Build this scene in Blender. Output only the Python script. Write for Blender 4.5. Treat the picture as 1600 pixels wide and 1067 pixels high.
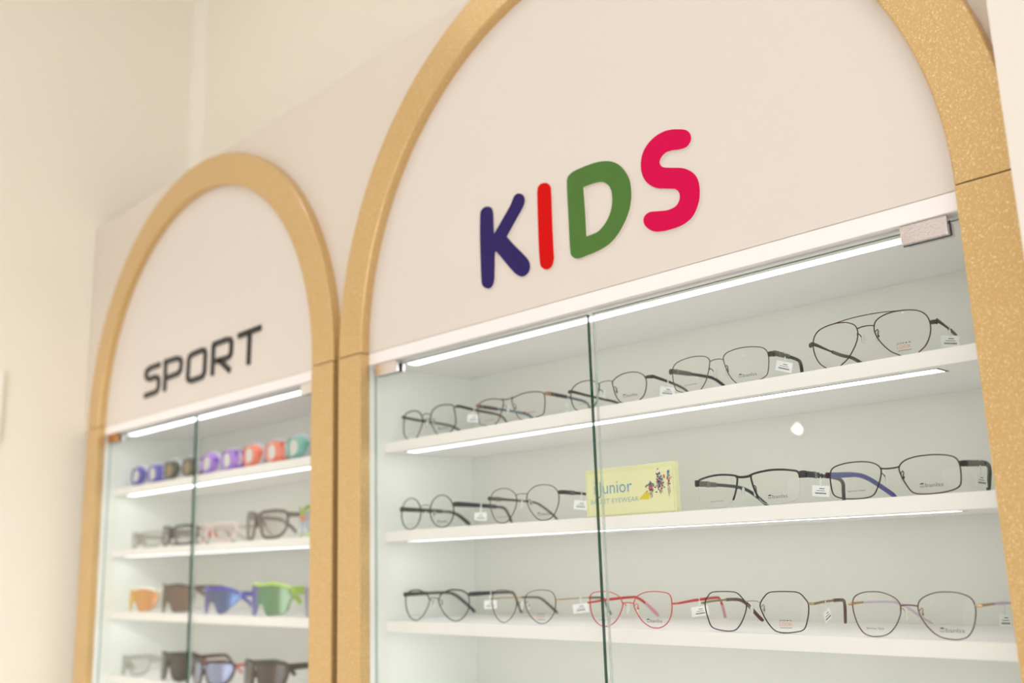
import bpy, bmesh, math, random
from mathutils import Vector, Matrix
from mathutils.geometry import tessellate_polygon
for o in list(bpy.data.objects): bpy.data.objects.remove(o)
random.seed(7)
C = bpy.context.scene.collection
H = 1.45                       # camera height above the floor; every z below is measured from the camera height

# ------------------------------------------------------------------ camera
cd = bpy.data.cameras.new('camera'); cam = bpy.data.objects.new('camera', cd); C.objects.link(cam)
cd.sensor_width = 36.0; cd.lens = 34.877; cd.clip_start = 0.02
R3 = Matrix(((0.69751268, 0.17456168, 0.69498509), (0.71584195, -0.1259634, -0.68680676), (-0.03234746, 0.97655591, -0.21281964)))
cam.matrix_world = Matrix.Translation((0, -1, H)) @ R3.to_4x4()
cd.dof.use_dof = True; cd.dof.focus_distance = 1.19; cd.dof.aperture_fstop = 2.8
sc = bpy.context.scene; sc.camera = cam
# ------------------------------------------------------------------ view and world
sc.view_settings.view_transform = 'Standard'; sc.view_settings.look = 'None'
sc.view_settings.gamma = 1.0; sc.view_settings.use_curve_mapping = False
sc.view_settings.exposure = -0.30
sc.cycles.transparent_max_bounces = 32; sc.cycles.max_bounces = 10; sc.cycles.diffuse_bounces = 6; sc.cycles.glossy_bounces = 5
sc.cycles.use_denoising = True; sc.cycles.sample_clamp_indirect = 6.0
w = bpy.data.worlds.new('world'); sc.world = w; w.use_nodes = True
w.node_tree.nodes['Background'].inputs[0].default_value = (1.0, .93, .84, 1); w.node_tree.nodes['Background'].inputs[1].default_value = .3
LED = 5.5          # shelf light strips
LAMP = 76.0        # ceiling downlights
SPOT = 250.0        # added spotlight that brightens the lower left wall
FILL_GLOW = 2.5           # added glowing fill panels behind and beside the camera

KIDS_OUT={'K':[(-1.089,0.5284),(-1.0865,0.5367),(-1.0789,0.5399),(-1.0706,0.539),(-1.0625,0.5344),(-1.0588,0.5245),(-1.0587,0.5082),(-1.0586,0.4906),(-1.0586,0.4906),(-1.0392,0.5088),(-1.0205,0.5268),(-1.0121,0.5384),(-1.0041,0.541),(-0.9946,0.5367),(-0.9893,0.528),(-0.9925,0.5174),(-1.008,0.5017),(-1.0306,0.479),(-1.0306,0.479),(-1.0175,0.4641),(-0.9991,0.4454),(-0.9865,0.4311),(-0.9833,0.4206),(-0.9875,0.4119),(-0.999,0.4084),(-1.0121,0.4147),(-1.0269,0.4295),(-1.0534,0.4602),(-1.0534,0.4602),(-1.0575,0.4598),(-1.0593,0.4357),(-1.0613,0.416),(-1.0677,0.4074),(-1.0779,0.4074),(-1.0879,0.4148),(-1.0902,0.4284),(-1.0907,0.4724),(-1.0904,0.5019)],
 'I':[(-0.9625,0.5329),(-0.9583,0.5402),(-0.9508,0.5416),(-0.9417,0.5386),(-0.9358,0.5321),(-0.9346,0.5219),(-0.9351,0.4748),(-0.9347,0.4308),(-0.9349,0.42),(-0.9398,0.4103),(-0.9489,0.4078),(-0.9578,0.4118),(-0.9628,0.4212),(-0.964,0.4547),(-0.9636,0.4965)],
 'D':[(-0.9031,0.5208),(-0.9015,0.5342),(-0.8949,0.5391),(-0.8843,0.5413),(-0.8567,0.5416),(-0.8367,0.5393),(-0.8174,0.5328),(-0.8022,0.5208),(-0.7908,0.5028),(-0.7873,0.4862),(-0.7888,0.4659),(-0.7964,0.4475),(-0.812,0.4286),(-0.8287,0.4174),(-0.8486,0.4121),(-0.872,0.41),(-0.889,0.4097),(-0.899,0.4153),(-0.9025,0.4255),(-0.9028,0.4661)],
 'Dh':[(-0.8723,0.5116),(-0.8723,0.5116),(-0.852,0.5114),(-0.8355,0.5081),(-0.8247,0.4987),(-0.8207,0.4856),(-0.8226,0.4678),(-0.8312,0.4519),(-0.8467,0.4403),(-0.8601,0.4381),(-0.8712,0.4378),(-0.8712,0.4378),(-0.8713,0.4736)],
 'S':[(-0.7045,0.5419),(-0.692,0.5366),(-0.6856,0.5286),(-0.6855,0.5198),(-0.6926,0.5135),(-0.704,0.5135),(-0.7154,0.516),(-0.7272,0.5161),(-0.7357,0.5099),(-0.7363,0.5025),(-0.7302,0.4968),(-0.716,0.4918),(-0.6992,0.4857),(-0.6859,0.4754),(-0.6792,0.4635),(-0.6777,0.4485),(-0.6813,0.4326),(-0.6909,0.4183),(-0.7055,0.4114),(-0.7227,0.4099),(-0.7401,0.4109),(-0.7546,0.4147),(-0.7658,0.4239),(-0.7697,0.4326),(-0.7671,0.4394),(-0.7584,0.4425),(-0.7437,0.4397),(-0.7292,0.4371),(-0.716,0.4388),(-0.7097,0.4456),(-0.709,0.454),(-0.7141,0.4613),(-0.7268,0.466),(-0.7441,0.4719),(-0.7583,0.4826),(-0.7664,0.4966),(-0.7683,0.5114),(-0.7647,0.5258),(-0.7556,0.537),(-0.7413,0.5444),(-0.7262,0.5464),(-0.7145,0.5449)]}
SPORT_STROKES={'S':[[(-2.2081,0.4704),(-2.2548,0.4704),(-2.2749,0.4675),(-2.2812,0.4623),(-2.2802,0.4529),(-2.2703,0.4453),(-2.2565,0.4428),(-2.2342,0.4443),(-2.2198,0.4417),(-2.2123,0.4366),(-2.2107,0.4203),(-2.2143,0.4119),(-2.2262,0.4076),(-2.2843,0.4056)]],
 'P':[[(-2.1794,0.4744),(-2.1787,0.4023)],[(-2.1843,0.4722),(-2.1206,0.4706),(-2.1057,0.4662),(-2.0997,0.4584),(-2.1016,0.4412),(-2.1134,0.4343),(-2.172,0.4325)]],
 'O':[[(-2.0004,0.4695),(-1.9917,0.4667),(-1.987,0.4597),(-1.9883,0.4177),(-1.9961,0.41),(-2.0114,0.4082),(-2.0485,0.4077),(-2.0607,0.4109),(-2.0664,0.4174),(-2.0645,0.4584),(-2.0582,0.466),(-2.0433,0.4683),(-2.0004,0.4695)]],
 'R':[[(-1.9505,0.473),(-1.9524,0.4048)],[(-1.9531,0.4731),(-1.8926,0.4738),(-1.8781,0.4708),(-1.8724,0.4638),(-1.8736,0.4413),(-1.8796,0.4351),(-1.892,0.4332),(-1.9431,0.4343)],[(-1.9228,0.4335),(-1.8761,0.4038)]],
 'T':[[(-1.8447,0.4724),(-1.7535,0.4735)],[(-1.7977,0.4718),(-1.8002,0.4042)]]}
FIT={'A1':{'x':-1.3019,'y':0.075,'yaw':0,'c':1.16,'u':69.7,'o':[(11.6,37.4), (16.7,45.5), (27.9,50.7), (41.6,52.2), (53.3,51.4), (63.2,49.1), (66.5,43.9), (68.3,35.1), (69.7,24.2), (68.5,15.8), (63.6,9.9), (59.3,6.6), (49.2,1.7), (35.9,1.5), (25.3,6.4), (16.0,18.3), (9.7,28.8)]},
 'A2':{'x':-1.1021,'y':0.075,'yaw':3,'c':1.28,'u':71.5,'o':[(9.4,39.2), (22.7,43.6), (35.3,45.5), (49.8,45.7), (60.3,44.4), (68.1,42.0), (70.8,37.7), (71.5,29.7), (70.4,18.0), (68.4,10.4), (63.2,7.5), (52.8,5.7), (39.7,4.6), (26.1,6.1), (21.2,9.7), (15.2,19.4), (11.0,28.9)]},
 'A3':{'x':-0.9006,'y':0.075,'yaw':0,'c':0.6,'u':70.5,'o':[(13.1,36.8), (20.7,41.5), (32.3,44.9), (46.2,45.1), (56.9,43.1), (65.9,38.2), (69.4,32.7), (70.5,26.3), (69.0,17.6), (65.8,10.2), (62.2,6.3), (53.9,1.7), (41.6,-0.1), (32.0,1.2), (23.9,5.6), (17.4,14.5), (13.9,26.4), (12.2,33.5)]},
 'A4':{'x':-0.7125,'y':0.075,'yaw':2.5,'c':0.92,'u':71.8,'o':[(10.9,41.7), (16.5,46.0), (28.2,48.4), (40.5,49.0), (53.5,47.7), (62.9,45.5), (68.3,42.1), (71.3,36.6), (71.8,29.4), (70.8,20.3), (68.7,11.5), (64.7,7.5), (56.0,4.6), (41.8,2.4), (30.9,3.2), (24.4,6.3), (17.3,15.6), (12.6,27.8), (10.4,36.5)]},
 'A5':{'x':-0.5077,'y':0.075,'yaw':0,'c':1.4,'u':71.3,'o':[(10.3,42.8), (13.4,48.9), (21.8,53.2), (32.2,55.2), (42.2,55.3), (51.9,54.2), (61.1,51.6), (67.6,46.3), (70.8,38.7), (71.1,29.7), (69.1,21.1), (64.9,12.9), (59.7,7.8), (52.1,3.5), (42.4,3.0), (31.8,6.9), (23.6,13.1), (14.6,25.0), (10.5,34.9)]},
 'B1':{'x':-1.2894,'y':0.06,'yaw':0,'c':0.7,'u':67.6,'o':[(12.2,28.4), (13.8,36.4), (18.2,43.4), (24.7,48.7), (32.8,51.9), (41.4,52.6), (49.9,50.8), (57.3,46.7), (63.0,40.7), (66.5,33.3), (67.6,25.4), (66.1,17.7), (62.2,10.8), (56.2,5.4), (48.6,2.2), (40.1,1.3), (31.6,2.9), (23.7,6.9), (17.5,12.9), (13.5,20.4)]},
 'B2':{'x':-1.0631,'y':0.06,'yaw':3.5,'c':0.87,'u':68.9,'o':[(11.6,40.8), (18.1,47.0), (28.0,51.5), (40.0,52.8), (50.4,51.8), (59.3,48.9), (65.2,43.8), (68.7,36.2), (68.4,27.0), (65.0,17.1), (59.5,8.2), (52.5,3.0), (44.4,0.9), (35.1,1.3), (27.0,5.2), (18.9,13.1), (13.2,21.8), (9.9,31.5)]},
 'B3':{'x':-0.676,'y':0.06,'yaw':1,'c':1.22,'u':71.2,'o':[(9.9,37.4), (14.9,39.6), (26.8,41.3), (38.3,42.0), (51.6,41.3), (62.2,39.6), (68.9,37.8), (71.6,32.7), (71.2,23.4), (70.1,13.2), (67.0,6.2), (58.7,2.1), (46.7,1.0), (32.2,0.8), (24.9,2.5), (18.0,9.2), (13.1,20.1), (10.4,29.9)]},
 'B4':{'x':-0.4907,'y':0.06,'yaw':0,'c':0.78,'u':73.9,'o':[(10.2,30.7), (13.7,35.9), (20.9,39.5), (32.1,41.5), (44.0,41.8), (53.2,41.3), (63.3,39.6), (69.7,36.9), (73.0,31.9), (73.9,23.7), (73.2,13.3), (71.1,7.0), (64.5,3.4), (53.0,1.3), (39.0,0.7), (28.5,1.4), (21.6,4.0), (16.4,11.5), (11.5,22.7)]},
 'C1':{'x':-1.2901,'y':0.076,'yaw':8,'c':1.35,'u':69.7,'o':[(10.2,33.0), (15.1,42.0), (25.8,47.0), (36.2,49.4), (46.1,49.3), (55.8,48.2), (64.0,44.6), (68.6,39.5), (69.7,30.6), (68.7,20.7), (64.4,11.9), (57.1,4.0), (47.4,-0.2), (37.5,0.5), (26.2,6.9), (17.3,16.9), (11.4,26.9)]},
 'C2':{'x':-1.0983,'y':0.086,'yaw':0,'c':0.93,'u':68.3,'o':[(9.9,37.5), (15.5,44.0), (27.3,47.7), (41.2,49.1), (53.3,48.4), (61.4,45.8), (66.4,40.3), (68.0,34.0), (67.3,24.9), (64.5,15.8), (58.3,7.6), (49.7,1.6), (39.9,-0.4), (31.4,1.8), (21.5,8.0), (12.9,18.0), (9.2,29.1)]},
 'C3':{'x':-0.8826,'y':0.076,'yaw':0,'c':0.59,'u':70.8,'o':[(10.1,33.0), (14.0,39.3), (21.0,43.5), (31.8,46.6), (44.7,47.4), (57.3,46.5), (66.3,44.5), (70.0,39.4), (70.8,31.3), (69.8,21.3), (66.3,12.2), (60.2,5.0), (52.5,0.9), (43.6,-0.3), (33.6,1.5), (22.3,8.4), (13.8,19.6), (9.7,27.8)]},
 'C4':{'x':-0.6822,'y':0.067,'yaw':1,'c':0.7,'u':71.2,'o':[(9.6,33.0), (15.3,40.9), (22.2,46.4), (32.3,47.7), (44.6,47.8), (56.6,47.2), (62.8,44.7), (67.5,39.3), (70.7,33.9), (70.5,24.8), (68.0,15.1), (64.8,6.5), (60.4,2.7), (52.0,0.7), (41.1,-0.4), (31.4,0.2), (24.3,3.5), (16.4,13.2), (10.6,25.3)]},
 'C5':{'x':-0.4853,'y':0.057,'yaw':-3,'c':0.9,'u':68.2,'o':[(10.1,34.8), (13.6,40.1), (20.8,44.4), (29.9,47.3), (38.6,48.1), (50.1,47.6), (59.1,45.2), (65.2,41.4), (67.9,35.3), (67.9,26.7), (65.6,16.5), (62.1,8.4), (56.8,2.2), (50.4,-0.1), (44.1,-0.8), (33.8,0.4), (25.6,3.8), (17.8,11.3), (12.3,20.6), (9.8,28.0)]}}

# ------------------------------------------------------------------ materials
def srgb(c): return tuple((v/12.92 if v <= .04045 else ((v+.055)/1.055)**2.4) for v in [x/255 for x in c])
MATS = {}
def mat(name, rgb, rough=.5, metal=0., emit=None, strength=0., grain=None, coat=0., spec=.5, alpha=1., trans=0.):
    if name in MATS: return MATS[name]
    m = bpy.data.materials.new(name); m.use_nodes = True; nt = m.node_tree; b = nt.nodes['Principled BSDF']
    col = (*srgb(rgb), 1); b.inputs['Base Color'].default_value = col
    b.inputs['Roughness'].default_value = rough; b.inputs['Metallic'].default_value = metal
    b.inputs['Coat Weight'].default_value = coat; b.inputs['Specular IOR Level'].default_value = spec
    b.inputs['Alpha'].default_value = alpha; b.inputs['Transmission Weight'].default_value = trans
    if emit: b.inputs['Emission Color'].default_value = (*srgb(emit), 1); b.inputs['Emission Strength'].default_value = strength
    if grain:                                   # (scale, colour amount, bump)
        tc = nt.nodes.new('ShaderNodeTexCoord'); n = nt.nodes.new('ShaderNodeTexNoise'); n.inputs['Scale'].default_value = grain[0]; n.inputs['Detail'].default_value = 3
        nt.links.new(tc.outputs['Object'], n.inputs['Vector'])
        mx = nt.nodes.new('ShaderNodeMix'); mx.data_type = 'RGBA'; mx.blend_type = 'MULTIPLY'; mx.inputs[0].default_value = grain[1]
        mx.inputs[6].default_value = col; nt.links.new(n.outputs['Fac'], mx.inputs[7]); nt.links.new(mx.outputs[2], b.inputs['Base Color'])
        bp = nt.nodes.new('ShaderNodeBump'); bp.inputs['Strength'].default_value = grain[2]; bp.inputs['Distance'].default_value = .0006
        nt.links.new(n.outputs['Fac'], bp.inputs['Height']); nt.links.new(bp.outputs[0], b.inputs['Normal'])
    MATS[name] = m; return m
def glass_mat(name, tint, reflect=1.0, haze=0.0, hazecol=(1, 1, 1)):
    """thin clear sheet: passes light straight through and mirrors by Fresnel"""
    m = bpy.data.materials.new(name); m.use_nodes = True; nt = m.node_tree; nt.nodes.clear()
    out = nt.nodes.new('ShaderNodeOutputMaterial'); tr = nt.nodes.new('ShaderNodeBsdfTransparent'); tr.inputs[0].default_value = (*tint, 1)
    gl = nt.nodes.new('ShaderNodeBsdfGlossy'); gl.inputs['Roughness'].default_value = .0; fr = nt.nodes.new('ShaderNodeFresnel'); fr.inputs[0].default_value = 1.45
    mu = nt.nodes.new('ShaderNodeMath'); mu.operation = 'MULTIPLY'; mu.inputs[1].default_value = reflect; nt.links.new(fr.outputs[0], mu.inputs[0])
    # the mirror layer sits on the outward faces only: light leaving the sheet is not bent, so the inner face must not mirror it again
    ge = nt.nodes.new('ShaderNodeNewGeometry'); inv = nt.nodes.new('ShaderNodeMath'); inv.operation = 'SUBTRACT'; inv.inputs[0].default_value = 1; nt.links.new(ge.outputs['Backfacing'], inv.inputs[1])
    m3 = nt.nodes.new('ShaderNodeMath'); m3.operation = 'MULTIPLY'; nt.links.new(mu.outputs[0], m3.inputs[0]); nt.links.new(inv.outputs[0], m3.inputs[1]); mu = m3
    mx = nt.nodes.new('ShaderNodeMixShader'); nt.links.new(mu.outputs[0], mx.inputs[0]); nt.links.new(tr.outputs[0], mx.inputs[1]); nt.links.new(gl.outputs[0], mx.inputs[2])
    last = mx
    if haze:
        df = nt.nodes.new('ShaderNodeBsdfDiffuse'); df.inputs[0].default_value = (*hazecol, 1)
        m2 = nt.nodes.new('ShaderNodeMixShader'); m2.inputs[0].default_value = haze; nt.links.new(mx.outputs[0], m2.inputs[1]); nt.links.new(df.outputs[0], m2.inputs[2]); last = m2
    nt.links.new(last.outputs[0], out.inputs[0]); MATS[name] = m; return m
def gold_mat():
    m = bpy.data.materials.new('gold_glitter'); m.use_nodes = True; nt = m.node_tree; b = nt.nodes['Principled BSDF']
    tc = nt.nodes.new('ShaderNodeTexCoord'); v = nt.nodes.new('ShaderNodeTexVoronoi'); v.inputs['Scale'].default_value = 1200
    mp = nt.nodes.new('ShaderNodeMapping'); mp.inputs['Rotation'].default_value = (.0, .6, .0); mp.inputs['Scale'].default_value = (1.0, 1.0, .6)
    nt.links.new(tc.outputs['Object'], mp.inputs[0]); nt.links.new(mp.outputs[0], v.inputs['Vector'])
    sp = nt.nodes.new('ShaderNodeSeparateColor'); nt.links.new(v.outputs['Color'], sp.inputs[0])
    rp = nt.nodes.new('ShaderNodeValToRGB'); e = rp.color_ramp.elements
    e[0].position = 0; e[0].color = (*srgb(GOLD[0]), 1); e[1].position = .97; e[1].color = (*srgb(GOLD[2]), 1)
    k = rp.color_ramp.elements.new(.86); k.color = (*srgb(GOLD[1]), 1)
    nt.links.new(sp.outputs[0], rp.inputs[0]); nt.links.new(rp.outputs[0], b.inputs['Base Color'])
    geo = nt.nodes.new('ShaderNodeNewGeometry'); sub = nt.nodes.new('ShaderNodeVectorMath'); sub.operation = 'SUBTRACT'; sub.inputs[1].default_value = (.5, .5, .5)
    nt.links.new(v.outputs['Color'], sub.inputs[0]); scl = nt.nodes.new('ShaderNodeVectorMath'); scl.operation = 'SCALE'; scl.inputs['Scale'].default_value = .13; nt.links.new(sub.outputs[0], scl.inputs[0])
    add = nt.nodes.new('ShaderNodeVectorMath'); add.operation = 'ADD'; nt.links.new(geo.outputs['Normal'], add.inputs[0]); nt.links.new(scl.outputs[0], add.inputs[1])
    nm = nt.nodes.new('ShaderNodeVectorMath'); nm.operation = 'NORMALIZE'; nt.links.new(add.outputs[0], nm.inputs[0]); nt.links.new(nm.outputs[0], b.inputs['Normal'])
    b.inputs['Metallic'].default_value = .5; b.inputs['Roughness'].default_value = .34; b.inputs['Coat Weight'].default_value = .25; b.inputs['Coat Roughness'].default_value = .12
    MATS['gold'] = m; return m
def ramp_mat(name, stops, rough=.15, metal=.3, axis=0, alpha=1.):
    """a lens coating whose colour runs across the lens (object x in metres)"""
    m = bpy.data.materials.new(name); m.use_nodes = True; nt = m.node_tree; b = nt.nodes['Principled BSDF']
    tc = nt.nodes.new('ShaderNodeTexCoord'); s = nt.nodes.new('ShaderNodeSeparateXYZ'); nt.links.new(tc.outputs['Object'], s.inputs[0])
    mr = nt.nodes.new('ShaderNodeMapRange'); mr.inputs[1].default_value = -.07 if axis == 0 else 0; mr.inputs[2].default_value = .07 if axis == 0 else .06
    nt.links.new(s.outputs[axis], mr.inputs[0]); rp = nt.nodes.new('ShaderNodeValToRGB')
    for i, (p, c) in enumerate(stops):
        e = rp.color_ramp.elements[i] if i < 2 else rp.color_ramp.elements.new(p)
        e.position = p; e.color = (*srgb(c), 1)
    nt.links.new(mr.outputs[0], rp.inputs[0]); nt.links.new(rp.outputs[0], b.inputs['Base Color'])
    b.inputs['Roughness'].default_value = rough; b.inputs['Metallic'].default_value = metal; b.inputs['Alpha'].default_value = alpha
    MATS[name] = m; return m
GOLD = ((209, 173, 115), (217, 182, 125), (240, 216, 170))
gold = gold_mat()
white_board = mat('white_laminate', (253, 249, 248), .35, grain=(60, .0, .03))
side_white = mat('side_laminate', (242, 244, 238), .4)
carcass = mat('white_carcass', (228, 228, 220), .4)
face_board = mat('cream_facade', (231, 222, 214), .55, grain=(900, .03, .05))
wall_paint = mat('cream_wall_paint', (250, 243, 229), .7, grain=(120, .02, .08))
lit_corner_and_panel = mat('pale_lit_corner_and_panel', (255, 250, 240), .7)  # corner light put into the strip's colour; the wall panel shares this tone
ceil_paint = mat('ceiling_paint', (246, 245, 242), .8)
floor_m = mat('floor_stone', (228, 225, 218), .35, grain=(3, .15, .02))
led_m = mat('led_diffuser', (255, 255, 255), .5, emit=(238, 246, 250), strength=LED)
strip_frame = mat('strip_frame', (92, 94, 88), .5)
alu = mat('aluminium', (150, 152, 150), .35, metal=.9)
lamp_m = mat('lamp_diffuser', (255, 255, 255), .5, emit=(248, 247, 255), strength=LAMP)
chrome = mat('hammered_chrome', (225, 218, 220), .12, metal=1.0, grain=(420, .0, .9))
brass = mat('brass_clip', (190, 140, 90), .25, metal=1.0)
dark_rubber = mat('dark_gasket', (30, 32, 32), .5)
door_glass = glass_mat('door_glass', (.972, .985, .976), .75)
edge_pale = mat('pale_glass_edge', (168, 188, 178), .15, alpha=.55)
edge_glass = mat('green_glass_edge', (16, 70, 52), .08, coat=.6)
lens_clear = glass_mat('clear_lens', (.998, .998, .996), .6)
pad_clear = mat('clear_silicone', (240, 243, 238), .2, alpha=.6)
tag_white = mat('tag_card', (246, 246, 244), .5)
tag_loop = mat('tag_loop', (240, 242, 238), .3, alpha=.8)
ink = mat('grey_ink', (70, 70, 72), .6)
ink_black = mat('black_ink', (38, 36, 36), .6)
ink_orange = mat('orange_ink', (240, 150, 90), .6)
ink_soft = mat('soft_grey_ink', (120, 120, 116), .6)

# ------------------------------------------------------------------ mesh helpers
class MB:
    def __init__(s): s.v = []; s.f = []; s.m = []
    def add(s, vs, fs, mi=0):
        n = len(s.v); s.v += [tuple(v) for v in vs]; s.f += [tuple(i+n for i in f) for f in fs]; s.m += [mi]*len(fs); return s
    def box(s, x0, x1, y0, y1, z0, z1, mi=0):
        v = [(x, y, z) for x in (x0, x1) for y in (y0, y1) for z in (z0, z1)]
        return s.add(v, [(0, 1, 3, 2), (4, 6, 7, 5), (0, 4, 5, 1), (2, 3, 7, 6), (0, 2, 6, 4), (1, 5, 7, 3)], mi)
    def build(s, name, mats, parent=None, bevel=0., smooth=False, seg=2, sharp=40):
        me = bpy.data.meshes.new(name); me.from_pydata(s.v, [], s.f); 
        for m in (mats if isinstance(mats, (list, tuple)) else [mats]): me.materials.append(m)
        for p, mi in zip(me.polygons, s.m): p.material_index = mi
        bm = bmesh.new(); bm.from_mesh(me)
        bmesh.ops.recalc_face_normals(bm, faces=bm.faces)
        if bevel: bmesh.ops.bevel(bm, geom=list(bm.edges), offset=bevel, segments=seg, affect='EDGES', profile=.6)
        bm.to_mesh(me); bm.free()
        if smooth:
            me.polygons.foreach_set('use_smooth', [True]*len(me.polygons)); me.set_sharp_from_angle(angle=math.radians(sharp))
        o = bpy.data.objects.new(name, me); C.objects.link(o)
        if parent: o.parent = parent
        return o
def box(name, x0, x1, y0, y1, z0, z1, m, parent=None, bevel=0.):
    return MB().box(x0, x1, y0, y1, z0, z1).build(name, m, parent, bevel)
def empty(name, loc, rz=0): 
    o = bpy.data.objects.new(name, None); C.objects.link(o); o.location = loc; o.rotation_euler = (0, 0, rz); o.empty_display_size = .02; return o
def tag(o, label=None, cat=None, group=None, kind=None):
    if label: o['label'] = label
    if cat: o['category'] = cat
    if group: o['group'] = group
    if kind: o['kind'] = kind
    return o
def sweep(mb, pts, size, closed=False, up=(0, 1, 0), seg=8, mi=0, square=False):
    """a bar of section size=(a,b) (or a list of them) along pts; a lies along `up`, b across"""
    P = [Vector(p) for p in pts]; n = len(P); up = Vector(up).normalized(); V = []; F = []
    for i, p in enumerate(P):
        a = P[i-1] if (i or closed) else P[i]; b = P[(i+1) % n] if (i < n-1 or closed) else P[i]
        t = (b-a).normalized(); u = (up - t*up.dot(t)).normalized(); s = t.cross(u)
        ra, rb = size[i] if isinstance(size, list) else size
        for k in range(seg):
            an = 2*math.pi*(k+.5)/seg; ca, sa = math.cos(an), math.sin(an)
            if square:
                q = max(abs(ca), abs(sa)); ca, sa = ca/q, sa/q
                ca = max(-1, min(1, ca)); sa = max(-1, min(1, sa))
                if seg == 8 and abs(ca) > .9 and abs(sa) > .9: ca *= .9; sa *= .9
            V.append(p + u*ra*ca + s*rb*sa)
    m = n if closed else n-1
    for i in range(m):
        for k in range(seg):
            a = i*seg+k; b = i*seg+(k+1) % seg; c = ((i+1) % n)*seg+(k+1) % seg; d = ((i+1) % n)*seg+k
            F.append((a, b, c, d))
    if not closed: F.append(tuple(range(seg))[::-1]); F.append(tuple((n-1)*seg+k for k in range(seg)))
    return mb.add(V, F, mi)
def catmull(pts, sub=4, closed=True):
    """smooth a loop; a point given twice stays a corner"""
    n = len(pts); out = []
    rng = range(n) if closed else range(n-1)
    for i in rng:
        g = (lambda k: pts[k % n]) if closed else (lambda k: pts[max(0, min(n-1, k))])
        p0, p1, p2, p3 = g(i-1), g(i), g(i+1), g(i+2)
        if p1 == p2: continue
        if p0 == p1: p0 = tuple(2*a-b for a, b in zip(p1, p2))
        if p3 == p2: p3 = tuple(2*a-b for a, b in zip(p2, p1))
        for k in range(sub):
            t = k/sub
            out.append(tuple(.5*((2*b)+(-a+c)*t+(2*a-5*b+4*c-d)*t*t+(-a+3*b-3*c+d)*t**3) for a, b, c, d in zip(p0, p1, p2, p3)))
    if not closed: out.append(tuple(pts[-1]))
    return out
def prism(mb, loops, y0, y1, mi=0):
    """polygon (first loop outer, others holes) in x-z, from y0 (front) to y1"""
    flat = [p for l in loops for p in l]; tris = tessellate_polygon([[Vector((p[0], p[1], 0)) for p in l] for l in loops]); n = len(flat)
    V = [(p[0], y0, p[1]) for p in flat]+[(p[0], y1, p[1]) for p in flat]
    F = [tuple(t) for t in tris]+[tuple(i+n for i in t[::-1]) for t in tris]; k = 0
    for l in loops:
        m = len(l); F += [(k+i, k+(i+1) % m, n+k+(i+1) % m, n+k+i) for i in range(m)]; k += m
    return mb.add(V, F, mi)
TXT = {}
def text2d(s, size):
    """flat outline of a word: verts (x,y) and faces, cached"""
    if s not in TXT:
        cu = bpy.data.curves.new('word', 'FONT'); cu.body = s; cu.size = 1; cu.resolution_u = 2; cu.offset = -.006; cu.fill_mode = 'BOTH'
        ob = bpy.data.objects.new('word', cu); me = bpy.data.meshes.new_from_object(ob)
        TXT[s] = ([tuple(v.co[:2]) for v in me.vertices], [tuple(p.vertices) for p in me.polygons])
        bpy.data.objects.remove(ob); bpy.data.meshes.remove(me); bpy.data.curves.remove(cu)
    v, f = TXT[s]; return [(x*size, y*size) for x, y in v], f
def word(mb, s, x0, x1, z, h, fn, mi=0):
    """word fitted to x0..x1 with cap height h on base line z; fn maps (x, z) to 3D"""
    v, f = text2d(s, 1.0); a = min(p[0] for p in v); b = max(p[0] for p in v); k = (x1-x0)/(b-a)
    hh = max(p[1] for p in v) or 1
    mb.add([fn(x0+(p[0]-a)*k, z+p[1]*h/hh) for p in v], f, mi)

# ------------------------------------------------------------------ room
def settle(root, z):
    """put the lowest point of a thing just on the shelf"""
    lo = min((v.co.z for o in [root]+list(root.children_recursive) if o.type == 'MESH' for v in o.data.vertices)); root.location.z = z-lo*root.scale.z+.0003
def struct(o, kind='structure'): o['kind'] = kind; return o
ZF, ZC = 0.0, H+1.8
XL, XR, YB, YO = -2.645, 2.6, .28, -4.6
struct(box('floor', XL-.1, XR+.1, YO-.1, YB+.1, ZF-.1, ZF, floor_m))
struct(box('ceiling', XL-.1, XR+.1, YO-.1, YB+.1, ZC, ZC+.1, ceil_paint))
struct(box('wall_left', XL-.1, XL, YO-.1, YB+.1, ZF, ZC, wall_paint))
struct(box('wall_back', XL, XR+.1, YB, YB+.1, ZF, ZC, wall_paint))
mb = MB(); mb.box(XR, XR+.1, -1.1, YB, ZF, ZC); mb.box(XR, XR+.1, YO-.1, -3.9, ZF, ZC); mb.box(XR, XR+.1, -3.9, -1.1, ZF, .08); mb.box(XR, XR+.1, -3.9, -1.1, 2.0, ZC)
struct(mb.build('wall_far_right', wall_paint))
WX0, WX1, WZ0, WZ1 = -1.0, 2.4, .08, 2.0
mb = MB(); mb.box(XL, WX0, YO-.1, YO, ZF, ZC); mb.box(WX1, XR, YO-.1, YO, ZF, ZC); mb.box(WX0, WX1, YO-.1, YO, ZF, WZ0); mb.box(WX0, WX1, YO-.1, YO, WZ1, ZC)
struct(mb.build('wall_opposite', wall_paint))
def fill_panel(name, loc, rz, hw, hz_):  # added glowing panel, unseen, that brightens the room and left wall
    wn = struct(empty(name, loc, rz)); mb = MB()
    for a, b, c, d in ((-hw, hw, 0, .05), (-hw, hw, hz_-.05, hz_), (-hw, -hw+.05, .05, hz_-.05), (hw-.05, hw, .05, hz_-.05), (-.025, .025, .05, hz_-.05)): mb.box(a, b, -.03, .03, c, d)
    mb.build('fill_panel_frame', mat('fill_frame_grey', (120, 120, 118), .4), wn)
    box('fill_panel_pane', -hw+.05, hw-.05, -.004, .0, .05, hz_-.05, mat('bright_fill_pane', (255, 255, 255), .5, emit=(244, 247, 255), strength=FILL_GLOW), wn)
fill_panel('fill_panel_1', ((WX0+WX1)/2, YO-.05, WZ0), 0, (WX1-WX0)/2, WZ1-WZ0)
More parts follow.
